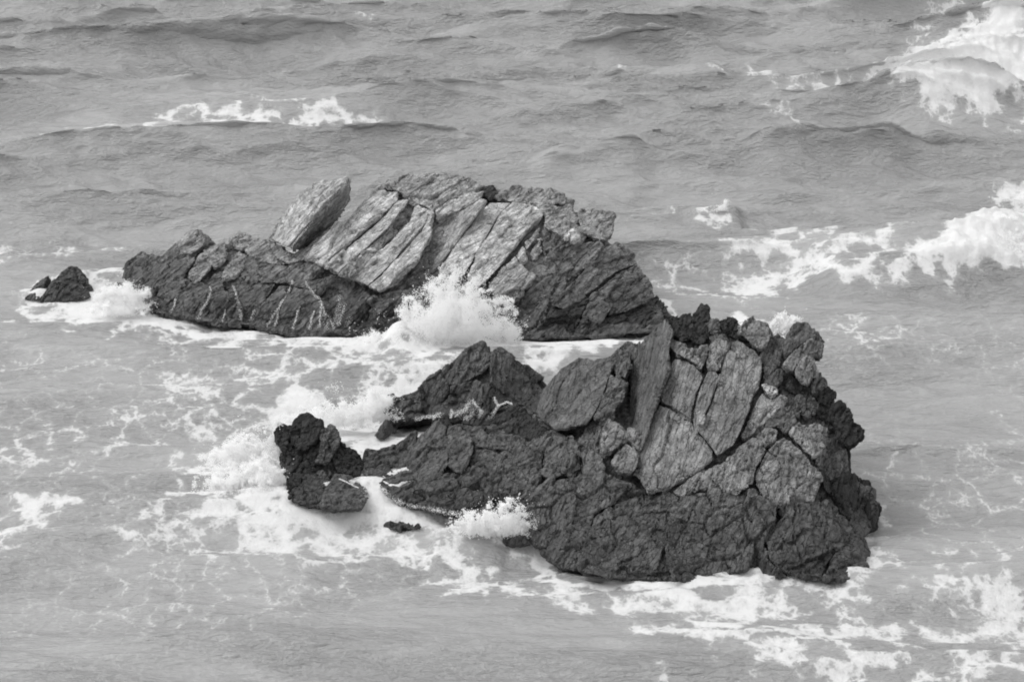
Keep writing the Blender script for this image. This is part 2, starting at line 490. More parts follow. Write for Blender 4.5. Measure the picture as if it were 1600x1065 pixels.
far_blocks = [
    # the pinnacle slab: sunny back pale, underside's shade put into a greyer rock
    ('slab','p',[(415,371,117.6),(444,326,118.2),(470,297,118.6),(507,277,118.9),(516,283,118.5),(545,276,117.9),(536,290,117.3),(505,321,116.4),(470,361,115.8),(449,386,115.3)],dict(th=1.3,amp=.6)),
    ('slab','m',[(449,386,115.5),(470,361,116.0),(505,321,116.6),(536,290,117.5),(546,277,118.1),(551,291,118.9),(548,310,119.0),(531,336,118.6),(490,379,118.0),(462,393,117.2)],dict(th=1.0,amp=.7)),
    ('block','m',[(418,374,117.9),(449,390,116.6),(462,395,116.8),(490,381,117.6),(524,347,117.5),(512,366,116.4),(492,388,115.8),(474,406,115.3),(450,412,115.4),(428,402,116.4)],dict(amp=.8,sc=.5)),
    # long pale slabs of the sunny face
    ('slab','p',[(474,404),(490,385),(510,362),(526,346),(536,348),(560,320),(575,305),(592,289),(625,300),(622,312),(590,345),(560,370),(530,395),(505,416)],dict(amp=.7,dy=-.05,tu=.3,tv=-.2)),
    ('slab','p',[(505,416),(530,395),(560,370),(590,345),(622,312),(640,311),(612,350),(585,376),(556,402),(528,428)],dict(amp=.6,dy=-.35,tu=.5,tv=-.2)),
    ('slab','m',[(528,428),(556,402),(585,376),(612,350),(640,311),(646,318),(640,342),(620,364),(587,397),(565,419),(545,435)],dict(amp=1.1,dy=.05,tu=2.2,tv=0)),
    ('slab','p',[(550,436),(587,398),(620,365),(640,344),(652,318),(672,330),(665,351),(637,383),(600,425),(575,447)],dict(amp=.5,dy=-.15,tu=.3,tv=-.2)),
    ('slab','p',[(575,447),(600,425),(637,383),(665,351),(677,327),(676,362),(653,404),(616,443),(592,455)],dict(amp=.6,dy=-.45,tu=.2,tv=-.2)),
    ('slab','m',[(592,289),(605,278),(640,274),(690,271),(735,279),(756,291),(745,305),(700,312),(677,327),(650,318),(640,310),(625,300)],dict(amp=1.0,dy=.0,tu=0,tv=0)),
    ('slab','p',[(683,343),(678,328),(700,312),(745,302),(757,296),(750,312),(720,328)],dict(dy=-.5,amp=.9,tu=0)),
    ('slab','m',[(680,345,116.9),(720,328,116.8),(752,308,116.9),(762,313,116.5),(735,348,115.4),(700,397,114.6),(680,422,114.2),(660,436,114.2),(616,445,114.3),(653,404,115.6),(676,365,116.8)],dict(amp=.35)),
    ('slab','p',[(690,412),(735,352),(765,315),(800,316),(780,335),(765,362),(742,400),(725,430),(700,445),(680,440)],dict(amp=.5,dy=-.25,tu=.5,tv=-.2)),
    ('slab','p',[(742,400),(765,362),(780,335),(802,315),(840,320),(850,335),(825,360),(805,385),(790,406),(760,440),(745,450),(725,446)],dict(amp=.7,dy=-.3,tu=.2)),
    ('block','p',[(818,377),(845,352),(836,376),(822,391)],dict(dy=.1)),
    ('block','p',[(805,398),(818,382),(826,405),(815,414)],dict(dy=.0)),
    ('block','p',[(826,395),(847,366),(846,391),(835,408)],dict(dy=.1)),
    ('slab','m',[(760,446),(790,411),(805,400),(818,415),(836,430),(833,445),(810,460),(800,475),(772,470)],dict(dy=-.2,amp=.8)),
    ('slab','d',[(770,468),(800,475),(833,445),(850,436),(858,470),(850,500),(830,531),(803,531),(785,510)],dict(dy=.1,tu=.4)),
    ('slab','d',[(680,442),(700,446),(725,446),(760,446),(772,470),(785,510),(760,525),(700,525),(660,490)],dict(dy=.2)),
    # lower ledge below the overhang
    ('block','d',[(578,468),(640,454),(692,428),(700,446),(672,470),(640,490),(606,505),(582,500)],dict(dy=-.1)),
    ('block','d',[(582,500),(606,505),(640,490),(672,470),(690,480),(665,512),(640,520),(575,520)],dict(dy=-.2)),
    # weathered crown and the broken right end
    ('block','m',[(765,305),(768,293),(795,297),(806,290),(850,293),(880,302),(897,314),(893,321),(860,318),(850,335),(800,316)],dict(dy=.1,sc=.5,amp=1.2)),
    ('block','k',[(755,293),(768,290),(778,300),(768,314),(757,306)],dict(dy=-.2)),
    ('block','m',[(850,335),(860,318),(893,320),(905,345),(915,365),(903,382),(880,371),(860,361),(850,355)],dict(dy=0,sc=.5)),
    ('block','m',[(900,337),(905,324),(930,325),(958,333),(962,341),(958,365),(945,376),(928,373),(910,362)],dict(dy=-.3,amp=.9,tu=.4)),
    ('block','d',[(848,357,114.6),(880,371,115),(905,382,115),(940,378,115.2),(946,386,114.9),(930,402,114.4),(905,427,113.9),(890,442,113.5),(870,462,112.9),(857,472,112.6),(851,440,113.3)],dict(sc=.45,amp=1.3)),
    ('boulder','w',[(860,425,113.6),(868,421,113.7),(876,430,113.5),(872,440,113.3),(862,442,113.3)],dict(th=.5)),
    ('boulder','w',[(880,364,114.7),(892,359,114.9),(905,368,114.8),(900,376,114.6),(886,374,114.6)],dict(th=.5)),
    ('slab','d',[(947,383),(962,378),(986,397),(996,411),(960,426),(930,451),(905,471),(880,482),(860,476),(890,446),(915,421)],dict(dy=-.2,fr=FAR_FR2,sc=.7)),
    ('slab','k',[(860,478),(880,484),(905,473),(925,462),(910,490),(890,532),(828,532),(852,498)],dict(dy=-.15,fr=FAR_FR2,sc=.7)),
    ('slab','d',[(925,460),(962,428),(996,412),(1001,426),(985,446),(962,470),(942,500),(922,530),(890,532),(910,492)],dict(dy=-.3,fr=FAR_FR2,sc=.7)),
    ('slab','d',[(985,446),(1001,426),(1011,436),(1023,463),(1010,472),(976,486),(950,492),(962,470)],dict(dy=.0,fr=FAR_FR2,sc=.6)),
    ('slab','k',[(976,487),(1010,473),(1026,460),(1040,477),(1050,494),(1045,515),(1000,524),(922,530),(945,500)],dict(dy=.2,fr=FAR_FR2,sc=.6)),
    # dark wet left half
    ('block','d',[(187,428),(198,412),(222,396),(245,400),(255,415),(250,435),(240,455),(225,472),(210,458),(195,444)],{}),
    ('block','d',[(250,401),(262,392),(275,380),(282,396),(270,420),(256,440),(236,480),(228,478),(240,455),(250,430)],{}),
    ('boulder','m',[(277,381),(285,370),(299,360),(317,359),(323,377),(312,389),(300,396),(283,398)],dict(dy=-.2)),
    ('slab','d',[(284,398),(312,389),(300,412),(285,436),(264,470),(250,490),(230,486),(242,462),(266,420)],dict(tu=.6)),
    ('rib','d',[(230,488),(245,462),(275,430),(292,436),(280,462),(262,495)],dict(rib,dy=-.3)),
    ('rib','d',[(262,495),(280,462),(305,440),(325,446),(315,472),(300,501),(280,498)],dict(rib,dy=-.1)),
    ('rib','d',[(300,502),(318,466),(332,443),(346,440),(352,465),(343,503),(320,506)],dict(rib,dy=-.3)),
    ('rib','d',[(322,508),(335,470),(350,455),(372,462),(380,480),(375,510),(345,508)],dict(rib,dy=-.3)),
    ('block','m',[(292,432),(312,395),(325,395),(335,410),(320,430),(305,446)],dict(dy=-.25,sc=.4)),
    ('block','m',[(318,391),(330,382),(352,377),(356,395),(345,415),(335,420),(322,405)],{}),
    ('boulder','m',[(358,373),(374,363),(388,366),(394,375),(381,389),(366,386)],dict(dy=-.2)),
    ('slab','m',[(345,430),(360,405),(375,390),(385,400),(383,416),(366,436),(350,440)],dict(dy=-.25,sc=.4)),
    ('block','m',[(380,389),(394,375),(405,371),(421,372),(450,391),(463,400),(440,416),(420,411),(395,406)],{}),
    ('block','d',[(385,400),(420,411),(445,416),(470,406),(490,400),(506,420),(490,436),(450,441),(420,441),(395,441),(375,431)],dict(sc=.5)),
    ('block','d',[(345,440),(375,431),(395,441),(432,441),(410,476),(395,510),(376,505),(378,476),(360,456)],dict(sc=.6,dy=.1)),
    ('rib','d',[(388,512),(410,478),(436,446),(458,448),(440,485),(428,518)],dict(rib,dy=-.4)),
    ('rib','d',[(415,518),(440,482),(460,450),(490,455),(506,480),(511,525),(490,527),(450,524)],dict(rib,dy=-.45,amp=.7)),
    ('block','d',[(450,441),(490,436),(528,430),(562,441),(572,456),(546,480),(531,502),(511,525),(506,480),(490,455),(465,448)],dict(dy=.1,sc=.6)),
    ('block','d',[(520,522),(531,502),(572,456),(582,470),(577,500),(574,522),(545,524)],dict(dy=.0,sc=.6)),
]
far_outline = [(190,430),(222,400),(250,402),(278,382),(300,364),(320,364),(335,384),(375,368),(392,374),(420,376),(462,402),(492,396),(545,345),(592,292),(606,282),(640,278),
    (690,275),(735,283),(768,297),(806,294),(850,297),(880,306),(905,328),(955,338),(950,376),(985,400),(1012,440),(1030,470),(1042,490),(1036,520),(920,530),(830,533),(700,526),(570,522),(500,524),(400,512),(305,503),(230,488)]
far_island = rock_island('rock_island', 'long pale islet of tilted slabs with a leaning pinnacle, behind the nearest island', FAR, (620,500),
    far_blocks, far_outline, FAR_FR, 0.07, ROCK=FAR_ROCK, elong=.4)

# ------------------------------------------------------------------ near island
NEAR = Field([
    (570,745,93.3),(650,785,90.9),(760,800,90.1),(850,850,87.7),(900,882,85.9),(1000,897,85.0),(1130,890,85.5),(1230,897,85.0),(1290,902,84.8),
    (1345,893,85.2),(1368,825,89.0),(605,700,96.5),(690,650,96.2),(760,655,96),(820,642,96.3),(905,558,97),(955,555,96.8),(1000,535,96),
    (1045,500,95),(1095,480,95),(1180,497,94.5),(1260,505,93.8),(1295,600,92.5),(1345,672,91),(1370,780,90),
    (690,720,93.8),(800,720,92.8),(900,690,92.3),(1000,740,90.5),(1040,700,90.6),(1100,650,91),(1160,600,92),(1190,690,90),(1100,760,89),
    (1230,740,89),(1270,780,88.3),(950,800,88.8),(1100,830,87.4),(1280,850,86.6),(1280,660,91.2),(1060,560,92.8),(880,620,95)])
na = at(1062,540,NEAR(1062,540)) - at(1000,740,NEAR(1000,740))
NEAR_FR = frame(na, (0.1, -0.8, 0.6))
NEAR_LOW = frame((0.15, 0.35, 0.9), (0, -0.9, 0.4))
low = dict(fr=NEAR_LOW, sc=.85)
NEAR_ROCK = rock_set(NEAR_FR, 0.64)
near_blocks = [
    # the tall slab: dark smooth left side, pale broad face
    ('slab','d',[(1040,497,95),(1052,516,93.6),(1044,545,92.9),(1046,575,92.2),(1035,605,91.7),(1022,640,91.2),(1012,675,90.9),(1000,704,90.7),(988,700,92.0),(982,672,93.8),(984,630,94.9),(984,590,95.6),(990,556,96.0),(1006,530,95.9)],dict(amp=.35,th=2.0)),
    ('slab','m',[(1045,575),(1055,560),(1076,562),(1099,582),(1101,592),(1090,615),(1083,640),(1080,657),(1062,646),(1047,636),(1032,628),(1030,612),(1040,590)],dict(gap=.1,amp=.6,dy=-.1,tu=.1,tv=0)),
    ('slab','m',[(1101,592),(1106,578),(1118,577),(1126,588),(1118,610),(1105,640),(1095,666),(1088,690),(1080,682),(1083,650),(1092,615)],dict(gap=.1,amp=.5,dy=-.2,tu=0)),
    ('slab','m',[(1126,588),(1135,560),(1142,530),(1152,526),(1162,530),(1178,544),(1189,556),(1191,585),(1187,606),(1174,622),(1171,640),(1156,680),(1147,695),(1120,714),(1113,700),(1100,682),(1087,670),(1095,666),(1105,640),(1118,610)],dict(gap=.1,amp=.5,dy=-.15,tu=.1,tv=0,th=2.2)),
    ('slab','m',[(1030,630),(1047,638),(1062,648),(1080,660),(1086,673),(1100,685),(1112,703),(1118,715),(1095,732),(1065,750),(1040,764),(1014,774),(1000,748),(988,742),(995,715),(1005,690),(1015,660)],dict(gap=.1,amp=.6,dy=-.1,tu=.1,tv=0,th=2.2)),
    ('boulder','w',[(1088,642,90.65),(1101,640,90.65),(1103,655,90.45),(1098,666,90.3),(1088,663,90.35)],dict(th=.5,amp=.5)),
    ('block','m',[(1048,524),(1060,530),(1085,545),(1106,540),(1104,556),(1096,579),(1080,565),(1060,556),(1050,548),(1044,535)],dict(dy=-.1)),
    ('block','m',[(1108,540),(1120,530),(1139,535),(1133,560),(1126,578),(1110,577),(1101,574)],dict(dy=-.1)),
    # rubble on the crest
    ('block','k',[(1080,502),(1089,482),(1096,473),(1104,480),(1106,497),(1095,507)],dict(dy=.2)),
    ('boulder','k',[(1042,500),(1052,492),(1062,494),(1066,506),(1056,514),(1046,510)],dict(dy=.1)),
    ('boulder','k',[(1062,496),(1070,488),(1079,492),(1082,504),(1074,512),(1064,508)],dict(dy=.2)),
    ('boulder','k',[(1052,514),(1066,508),(1078,513),(1080,526),(1066,532),(1054,526)],dict(dy=0)),
    ('boulder','k',[(1080,512),(1092,506),(1104,510),(1108,524),(1096,538),(1082,534)],dict(dy=0)),
    ('boulder','d',[(1106,508),(1114,499),(1124,502),(1126,514),(1116,522),(1107,518)],dict(dy=.1)),
    ('boulder','k',[(1124,508),(1128,499),(1140,495),(1152,502),(1156,512),(1148,520),(1132,520)],dict(dy=.2)),
    ('boulder','d',[(1108,524),(1120,518),(1134,521),(1138,532),(1124,530),(1112,536)],dict(dy=0)),
    ('boulder','k',[(1140,520),(1150,514),(1162,518),(1170,530),(1160,531),(1146,526)],dict(dy=0)),
    ('boulder','m',[(1154,509),(1165,499),(1178,494),(1191,499),(1203,510),(1206,521),(1198,541),(1185,546),(1170,536),(1157,522)],dict(dy=-.2,amp=.9)),
    ('block','k',[(1180,548),(1190,540),(1198,545),(1194,560),(1186,558)],dict(dy=.3)),
    ('block','d',[(1188,562),(1195,541),(1205,530),(1215,523),(1224,530),(1223,550),(1216,570),(1205,580),(1195,576)],dict(dy=.2)),
    # leaning tower of blocks at the right of the crest
    ('block','d',[(1224,540),(1229,520),(1245,504),(1262,505),(1275,519),(1271,530),(1255,536),(1240,546),(1228,562)],dict(dy=.1,amp=.6)),
    ('block','m',[(1220,571),(1228,557),(1240,546),(1255,534),(1270,529),(1285,534),(1281,550),(1260,556),(1249,570),(1240,580),(1228,579)],dict(dy=-.3,amp=.7)),
    ('block','d',[(1270,528),(1277,520),(1287,536),(1281,562),(1268,556)],dict(dy=.4)),
    ('boulder','m',[(1244,573),(1255,556),(1270,557),(1278,575),(1276,590),(1262,602),(1250,595),(1241,585)],dict(dy=-.3)),
    ('block','d',[(1267,601),(1280,582),(1290,592),(1293,601),(1281,609),(1270,613)],dict(dy=.0)),
    ('block','k',[(1274,612),(1295,601),(1304,612),(1303,626),(1290,634),(1277,626)],dict(dy=.1)),
    ('block','k',[(1220,580),(1236,588),(1260,603),(1275,613),(1270,626),(1250,620),(1230,606),(1220,595)],dict(dy=.2,sc=.35,amp=1.4)),
    ('block','d',[(1193,576),(1205,570),(1222,578),(1222,595),(1210,606),(1194,600)],dict(dy=.1,sc=.4)),
    ('boulder','w',[(1189,600),(1197,597),(1215,602),(1217,611),(1208,619),(1197,615)],dict(dy=-.25,amp=.8)),
    ('slab','p',[(1166,664),(1177,638),(1190,612),(1200,619),(1208,622),(1221,612),(1232,624),(1215,642),(1195,661),(1170,681),(1160,684)],dict(dy=.1,amp=.7)),
    ('block','k',[(1150,694),(1160,684),(1170,662),(1164,690)],dict(dy=.9)),  # black wedge deep between two slabs, the gap's shade put into its tone
    # below the long diagonal crack
    ('block','d',[(1186,672),(1200,660),(1225,641),(1236,630),(1245,641),(1240,660),(1228,676),(1215,666)],dict(dy=.05)),
    ('boulder','d',[(1238,626),(1250,616),(1258,622),(1256,638),(1246,652),(1240,642)],dict(dy=-.05)),
    ('boulder','d',[(1254,640),(1258,624),(1268,620),(1277,630),(1270,645),(1258,652)],dict(dy=-.1)),
    ('boulder','k',[(1276,630),(1290,632),(1300,640),(1296,660),(1280,652)],dict(dy=.2)),
    ('block','m',[(1237,676),(1245,660),(1262,657),(1276,655),(1293,667),(1291,690),(1281,710),(1270,713),(1255,701),(1240,686)],dict(dy=-.35)),
    ('block','m',[(1293,668,91.1),(1297,690,91.2),(1286,720,90.4),(1278,728,90),(1272,716,89.7),(1283,700,90.1)],{}),
    ('block','m',[(1178,681),(1195,668),(1213,672),(1206,690),(1196,696)],dict(dy=-.1)),
    ('slab','m',[(1052,768),(1080,746),(1104,732),(1140,711),(1178,684),(1197,698),(1190,716),(1176,746),(1172,762),(1150,772),(1120,762),(1090,767),(1065,778)],dict(gap=1.2,dy=-.15,sc=.6)),
    ('slab','m',[(1199,698),(1211,685),(1226,679),(1236,690),(1251,706),(1268,722),(1278,735),(1279,761),(1268,782),(1240,782),(1210,787),(1190,768),(1178,756),(1177,743),(1190,719)],dict(gap=.1,dy=-.25,sc=.6)),
    ('block','d',[(1224,800),(1240,783),(1268,782),(1290,780),(1308,795),(1309,806),(1315,850),(1296,880),(1286,905),(1250,903),(1220,890),(1200,872),(1195,840),(1210,820)],dict(dy=-.2,amp=.9)),
    ('block','d',[(1309,805),(1325,809),(1331,820),(1323,850),(1315,858),(1308,830)],dict(dy=.1)),
    ('block','d',[(1317,860),(1330,850),(1341,834),(1351,840),(1359,860),(1361,890),(1345,900),(1318,905),(1288,906),(1300,880)],dict(dy=0,tu=.6)),
    # black flank on the right: wet lichen, and its shade put into the colour
    ('boulder','k',[(1300,642),(1312,630),(1325,634),(1331,650),(1320,662),(1304,657)],dict(dy=0)),
    ('block','k',[(1304,656),(1322,650),(1349,670),(1346,681),(1335,693),(1320,697),(1309,681)],dict(dy=.1)),
    ('block','k',[(1292,665),(1310,681),(1325,691),(1329,715),(1326,737),(1310,748),(1295,743),(1281,727),(1291,700)],dict(dy=.9,tu=1.0)),
    ('block','k',[(1279,730),(1300,746),(1325,735),(1346,744),(1363,752),(1371,780),(1373,802),(1369,826),(1350,834),(1330,816),(1312,800),(1308,785),(1288,762)],dict(dy=.5,tu=.8)),
    # broad barnacled foot
    ('block','b',[(1065,778),(1090,768),(1120,764),(1150,774),(1176,766),(1185,792),(1180,830),(1175,870),(1165,888),(1130,898),(1090,905),(1050,906),(1040,860),(1045,820),(1050,795)],dict(low,dy=-.1)),
    ('block','d',[(1172,764),(1190,770),(1216,789),(1210,820),(1195,850),(1200,872),(1232,902),(1180,895),(1170,880),(1176,830),(1184,792)],dict(low,dy=-.1)),
    ('block','b',[(958,786),(985,790),(1000,800),(1050,795),(1045,820),(1040,860),(1050,906),(1000,905),(950,901),(908,892),(900,862),(920,820),(940,800)],dict(low,dy=0)),
    ('block','d',[(1015,775),(1045,765),(1064,778),(1050,797),(1000,801),(960,786),(985,757)],dict(low,dy=.1)),
    # left ridge
    ('slab','d',[(640,722),(645,700),(660,680),(685,659),(697,667),(699,700),(700,726),(690,740),(672,757),(655,757),(641,742)],dict(dy=-.2,amp=.6)),
    ('slab','d',[(700,667),(715,661),(735,680),(740,700),(732,722),(722,740),(712,736),(701,722),(699,690)],dict(dy=-.2,amp=.6)),
    ('block','d',[(566,722),(575,705),(605,699),(625,689),(640,677),(651,671),(651,690),(640,716),(625,736),(600,752),(585,748),(570,742)],dict(dy=.1)),
    ('block','d',[(590,757),(605,750),(630,735),(642,743),(660,759),(672,766),(650,792),(635,788),(608,772)],dict(dy=0)),
    ('block','d',[(660,759),(690,741),(715,738),(735,725),(760,735),(770,770),(760,803),(740,808),(700,803),(670,795),(648,788)],dict(dy=-.1)),
    ('block','d',[(735,725),(745,695),(770,690),(785,715),(780,745),(775,778),(762,772),(750,750)],low),
    ('block','d',[(770,700),(800,700),(812,720),(805,750),(797,785),(775,780),(780,745)],low),
    ('block','d',[(800,702),(830,690),(850,702),(845,740),(835,770),(815,794),(797,784),(808,745)],low),
    ('block','k',[(674,661),(680,650),(690,647),(703,654),(706,668),(690,666)],dict(dy=.2)),
    ('block','d',[(715,662),(740,668),(765,680),(800,682),(830,690),(800,703),(770,699),(745,696),(735,681)],dict(low,sc=.4)),
    ('block','k',[(738,668),(760,655),(790,647),(800,639),(820,638),(836,655),(852,672),(840,687),(810,685),(780,681)],dict(dy=.3,amp=.8)),
    ('block','d',[(830,690),(850,672),(870,668),(885,681),(890,710),(880,740),(860,750),(845,740),(851,705)],low),
    ('block','d',[(880,681),(895,677),(906,700),(909,730),(895,747),(881,738)],low),
    ('block','d',[(905,706),(925,699),(941,710),(946,730),(930,746),(912,742)],low),
    ('block','b',[(797,790),(815,794),(835,770),(860,750),(890,746),(900,770),(895,810),(885,855),(850,858),(825,845),(805,820)],dict(low,dy=0)),
    ('block','d',[(890,747),(940,735),(986,757),(960,787),(930,801),(900,821),(893,790)],dict(low,dy=-.05)),
    ('block','b',[(885,852),(895,810),(930,801),(920,830),(903,860),(910,893),(878,888),(845,862)],dict(low,dy=0)),
    ('block','d',[(755,800),(775,780),(797,786),(805,820),(830,850),(800,850),(770,825)],dict(low,dy=.1)),
    # slab group left of the tall slab
    ('slab','d',[(838,643),(850,610),(880,575),(905,557),(930,562),(954,555),(960,566),(950,590),(940,620),(925,650),(915,661),(890,666),(868,670),(850,656)],dict(amp=.5,dy=-.3)),
    ('block','d',[(930,652),(945,620),(955,586),(966,590),(980,600),(975,620),(960,636),(955,652),(940,657)],dict(dy=-.2)),
    ('block','d',[(954,558),(970,544),(985,554),(985,570),(976,590),(962,582)],dict(dy=-.1)),
    ('block','d',[(968,546),(985,534),(1001,534),(1004,545),(990,561),(978,556)],dict(dy=.2)),
    ('block','m',[(940,692),(945,666),(951,655),(966,665),(981,680),(970,691),(955,706),(944,706)],dict(dy=-.5)),
    ('block','m',[(974,676),(984,664),(1008,680),(1006,696),(1000,706),(989,696)],dict(dy=-.3)),
    ('block','m',[(955,721),(975,690),(986,696),(998,711),(996,731),(985,742),(969,735)],dict(dy=-.4)),
    ('block','d',[(905,692),(925,656),(945,660),(940,700),(946,722),(925,708)],dict(dy=.4)),
]
near_outline = [(572,722),(605,703),(650,675),(690,654),(715,668),(760,660),(800,645),(822,645),(845,645),(882,578),(906,562),(954,560),(985,540),(1006,534),(1042,502),(1060,498),(1090,490),(1105,492),
    (1130,506),(1180,502),(1200,515),(1222,530),(1246,512),(1270,520),(1282,545),(1272,590),(1298,606),(1310,640),(1340,672),(1326,700),(1330,740),(1365,760),(1366,822),(1352,845),(1356,890),(1290,903),(1230,898),(1130,893),(1000,899),(900,884),(830,848),(760,803),(650,788),(590,755)]
near_island = rock_island('rock_island', 'big nearest rock island with a tall cracked slab and black right flank', NEAR, (1100,880),
    near_blocks, near_outline, NEAR_FR, 0.06, ROCK=NEAR_ROCK, foot=.2, core_off=.5, hollows=((992,605,26,60,2.6),(890,672,30,16,1.6),(1165,670,20,30,.8)))

# ------------------------------------------------------------------ smaller rocks
MID = Field([(590,682,98.0),(640,660,99.6),(700,652,100.2),(800,653,100.2),(850,645,100.8),(612,618,101.5),(690,576,102.2),(755,536,102.8),(800,556,102.8),(852,605,102.5),(740,600,101.4),(800,600,101.8)])
rock_island('sea_rock', 'dark conical rock in white water between the two big islands', MID, (730,650), [
    ('block','d',[(690,577),(712,560),(730,545),(755,535),(768,547),(766,570),(740,591),(715,601),(695,601)],{}),
    ('slab','d',[(769,549),(780,540),(796,553),(820,570),(841,590),(856,602),(845,627),(820,631),(790,616),(766,600),(766,570)],dict(amp=.7,tu=.8)),
    ('block','d',[(655,606),(672,590),(690,578),(700,601),(708,625),(700,647),(670,650),(656,630)],dict(tu=-.5)),
    ('block','d',[(604,642),(622,622),(655,607),(660,635),(668,652),(635,660),(608,662)],{}),
    ('boulder','k',[(600,626),(612,617),(621,624),(613,640),(602,641)],{}),
    ('block','d',[(705,603),(740,592),(766,600),(756,625),(738,642),(710,655),(704,625)],{}),
    ('block','d',[(738,642),(756,625),(772,605),(800,620),(828,632),(850,640),(810,665),(770,665),(720,660)],{}),
    ('slab','d',[(586,682),(604,658),(623,657),(616,673),(600,684)],dict(dy=-.2)),
], [(600,660),(608,625),(655,608),(690,580),(732,548),(756,540),(780,545),(800,560),(852,605),(846,650),(700,655)], frame((.5,.4,.7),(0,-.8,.5)), 0.07, 0.4, 2.2, ROCK=NEAR_ROCK)

LEFT = Field([(455,778,91.1),(505,790,90.5),(560,792,90.5),(575,765,92.0),(432,668,95.4),(480,648,95.6),(527,670,95.2),(565,725,94.6),(490,720,93.9)])
rock_island('sea_rock', 'small black jagged rock with spray bursting on its left side', LEFT, (505,780), [
    ('block','k',[(430,671),(437,662),(455,666),(451,690),(445,706),(432,691)],{}),
    ('block','k',[(452,676),(464,655),(480,647),(490,654),(503,656),(501,675),(492,691),(475,701),(455,696)],dict(dy=-.25)),
    ('slab','d',[(502,672),(515,664),(528,670),(531,685),(518,711),(508,726),(495,720),(500,695)],dict(dy=-.2)),
    ('block','k',[(530,688),(545,697),(560,711),(568,728),(560,743),(540,743),(525,736),(519,715)],{}),
    ('block','k',[(434,706),(455,697),(475,702),(496,722),(490,746),(470,761),(452,778),(448,750)],{}),
    ('block','d',[(452,780),(470,761),(490,741),(521,735),(511,756),(500,792),(478,788)],{}),
    ('slab','b',[(500,792),(511,760),(525,740),(545,745),(571,760),(577,770),(565,793),(530,797)],dict(dy=-.3,amp=.6)),
], [(438,672),(480,653),(522,672),(562,725),(560,745),(566,785),(500,787),(458,775),(445,710)], frame((.5,.3,.8),(0,-.8,.5)), 0.055, 0.3, 1.8, ROCK=NEAR_ROCK, foot=.12)

TINY = Field([(40,466,115.8),(90,468,115.5),(140,462,116),(110,415,118),(134,430,117.7),(75,432,117.3)])
rock_island('sea_rock', 'low dark rock standing alone left of the long islet', TINY, (92,466), [
    ('slab','d',[(38,467),(60,445),(75,431),(82,440),(60,469)],dict(dy=.2)),
    ('block','d',[(57,470),(80,440),(95,425),(109,415),(121,418),(134,429),(135,445),(144,464),(120,470),(80,471)],dict(tu=.5)),
], None, frame((.6,.4,.6),(0,-.8,.5)), 0.07, ROCK=NEAR_ROCK)

for lab, (u, v, ru, rv, tone) in {
    'tiny dark boulder awash in foam off the left tip of the long islet': (187,446,6,6,'k'),
    'low wet rock half covered by foam before the black jagged rock': (630,817,30,6,'d'),
    'top of a dark rock just showing at the bottom edge of the view': (1512,1068,24,7,'k'),
}.items():
    g = onz(u, v + rv)
    F1 = Field([(u - ru, v + rv, g[1]), (u + ru, v + rv, g[1]), (u, v - rv, g[1] + 0.5 + 0.03 * rv), (u + 1, v, g[1] + .3)])
    pts = [(u + ru * math.cos(a) * random.uniform(.85, 1.1), v + rv * math.sin(a) * random.uniform(.85, 1.1)) for a in [i * math.pi / 4 for i in range(8)]]
    me = remeshed(prism([at(p[0], p[1], F1(*p)) - np.array([0, 0, .12]) for p in pts], 0.8), 0.05)
    weather(me, NEAR_LOW, 1.3, 5, 0.35)
    o = link_mesh('awash_rock', me, NEAR_ROCK[tone])
    ROCK_OBJS.append(o)
    tag(o, lab, 'rock')
# ------------------------------------------------------------------ the sea
W = np.array
def seg_dist(px, py, pts):
    """distance to a polyline and the share along it"""
    best = np.full(px.shape, 1e9); along = np.zeros(px.shape); side = np.zeros(px.shape)
    L = [0.0]
    for a, b in zip(pts[:-1], pts[1:]): L.append(L[-1] + math.hypot(b[0] - a[0], b[1] - a[1]))
    for i, (a, b) in enumerate(zip(pts[:-1], pts[1:])):
        dx, dy = b[0] - a[0], b[1] - a[1]
        l2 = dx * dx + dy * dy + 1e-9
        t = np.clip(((px - a[0]) * dx + (py - a[1]) * dy) / l2, 0, 1)
        qx, qy = px - (a[0] + t * dx), py - (a[1] + t * dy)
        d = np.hypot(qx, qy)
        m = d < best
        side = np.where(m, np.clip((py - (a[1] + t * dy)) / (d + .4), -1, 1), side)
        best = np.where(m, d, best)
        along = np.where(m, (L[i] + t * math.sqrt(l2)) / L[-1], along)
    return best, along, side

# crests of single swells: points in the photograph, height, width in front (towards the viewer) and behind
CRESTS = [
    ([(1340,170),(1440,182),(1500,160),(1560,120),(1660,70)], 0.95, 2.6, 6.5),
    ([(1150,262),(1250,252),(1320,242),(1440,248)], 0.8, 2.6, 5.5),
    ([(1230,440),(1400,430),(1480,418),(1560,392),(1640,365)], 0.85, 1.8, 5.0),
    ([(1070,342),(1125,338),(1170,340)], 0.45, 1.0, 2.5),
    ([(820,272),(930,267),(1030,271)], 0.5, 2.2, 5.0),
    ([(930,110),(1040,106),(1160,114)], 0.5, 2.5, 6.0),
    ([(20,118),(120,112),(210,120)], 0.35, 2.5, 6.0),
    ([(600,128),(700,135),(770,130)], 0.3, 2.5, 5.0),
    ([(660,850),(720,842),(800,838)], 0.2, 1.5, 1.5),
    ([(-40,842),(120,836),(280,830)], 0.25, 2.2, 4.0),
    ([(160,905),(330,897),(520,903)], 0.22, 2.5, 4.0),
    ([(0,560),(120,555),(280,560)], 0.2, 2.0, 4.0),
    ([(585,535),(690,515),(790,515)], 0.75, 1.6, 2.0),
    ([(1080,740),(1450,700),(1600,670)], 0.10, 3.0, 4.0),
]
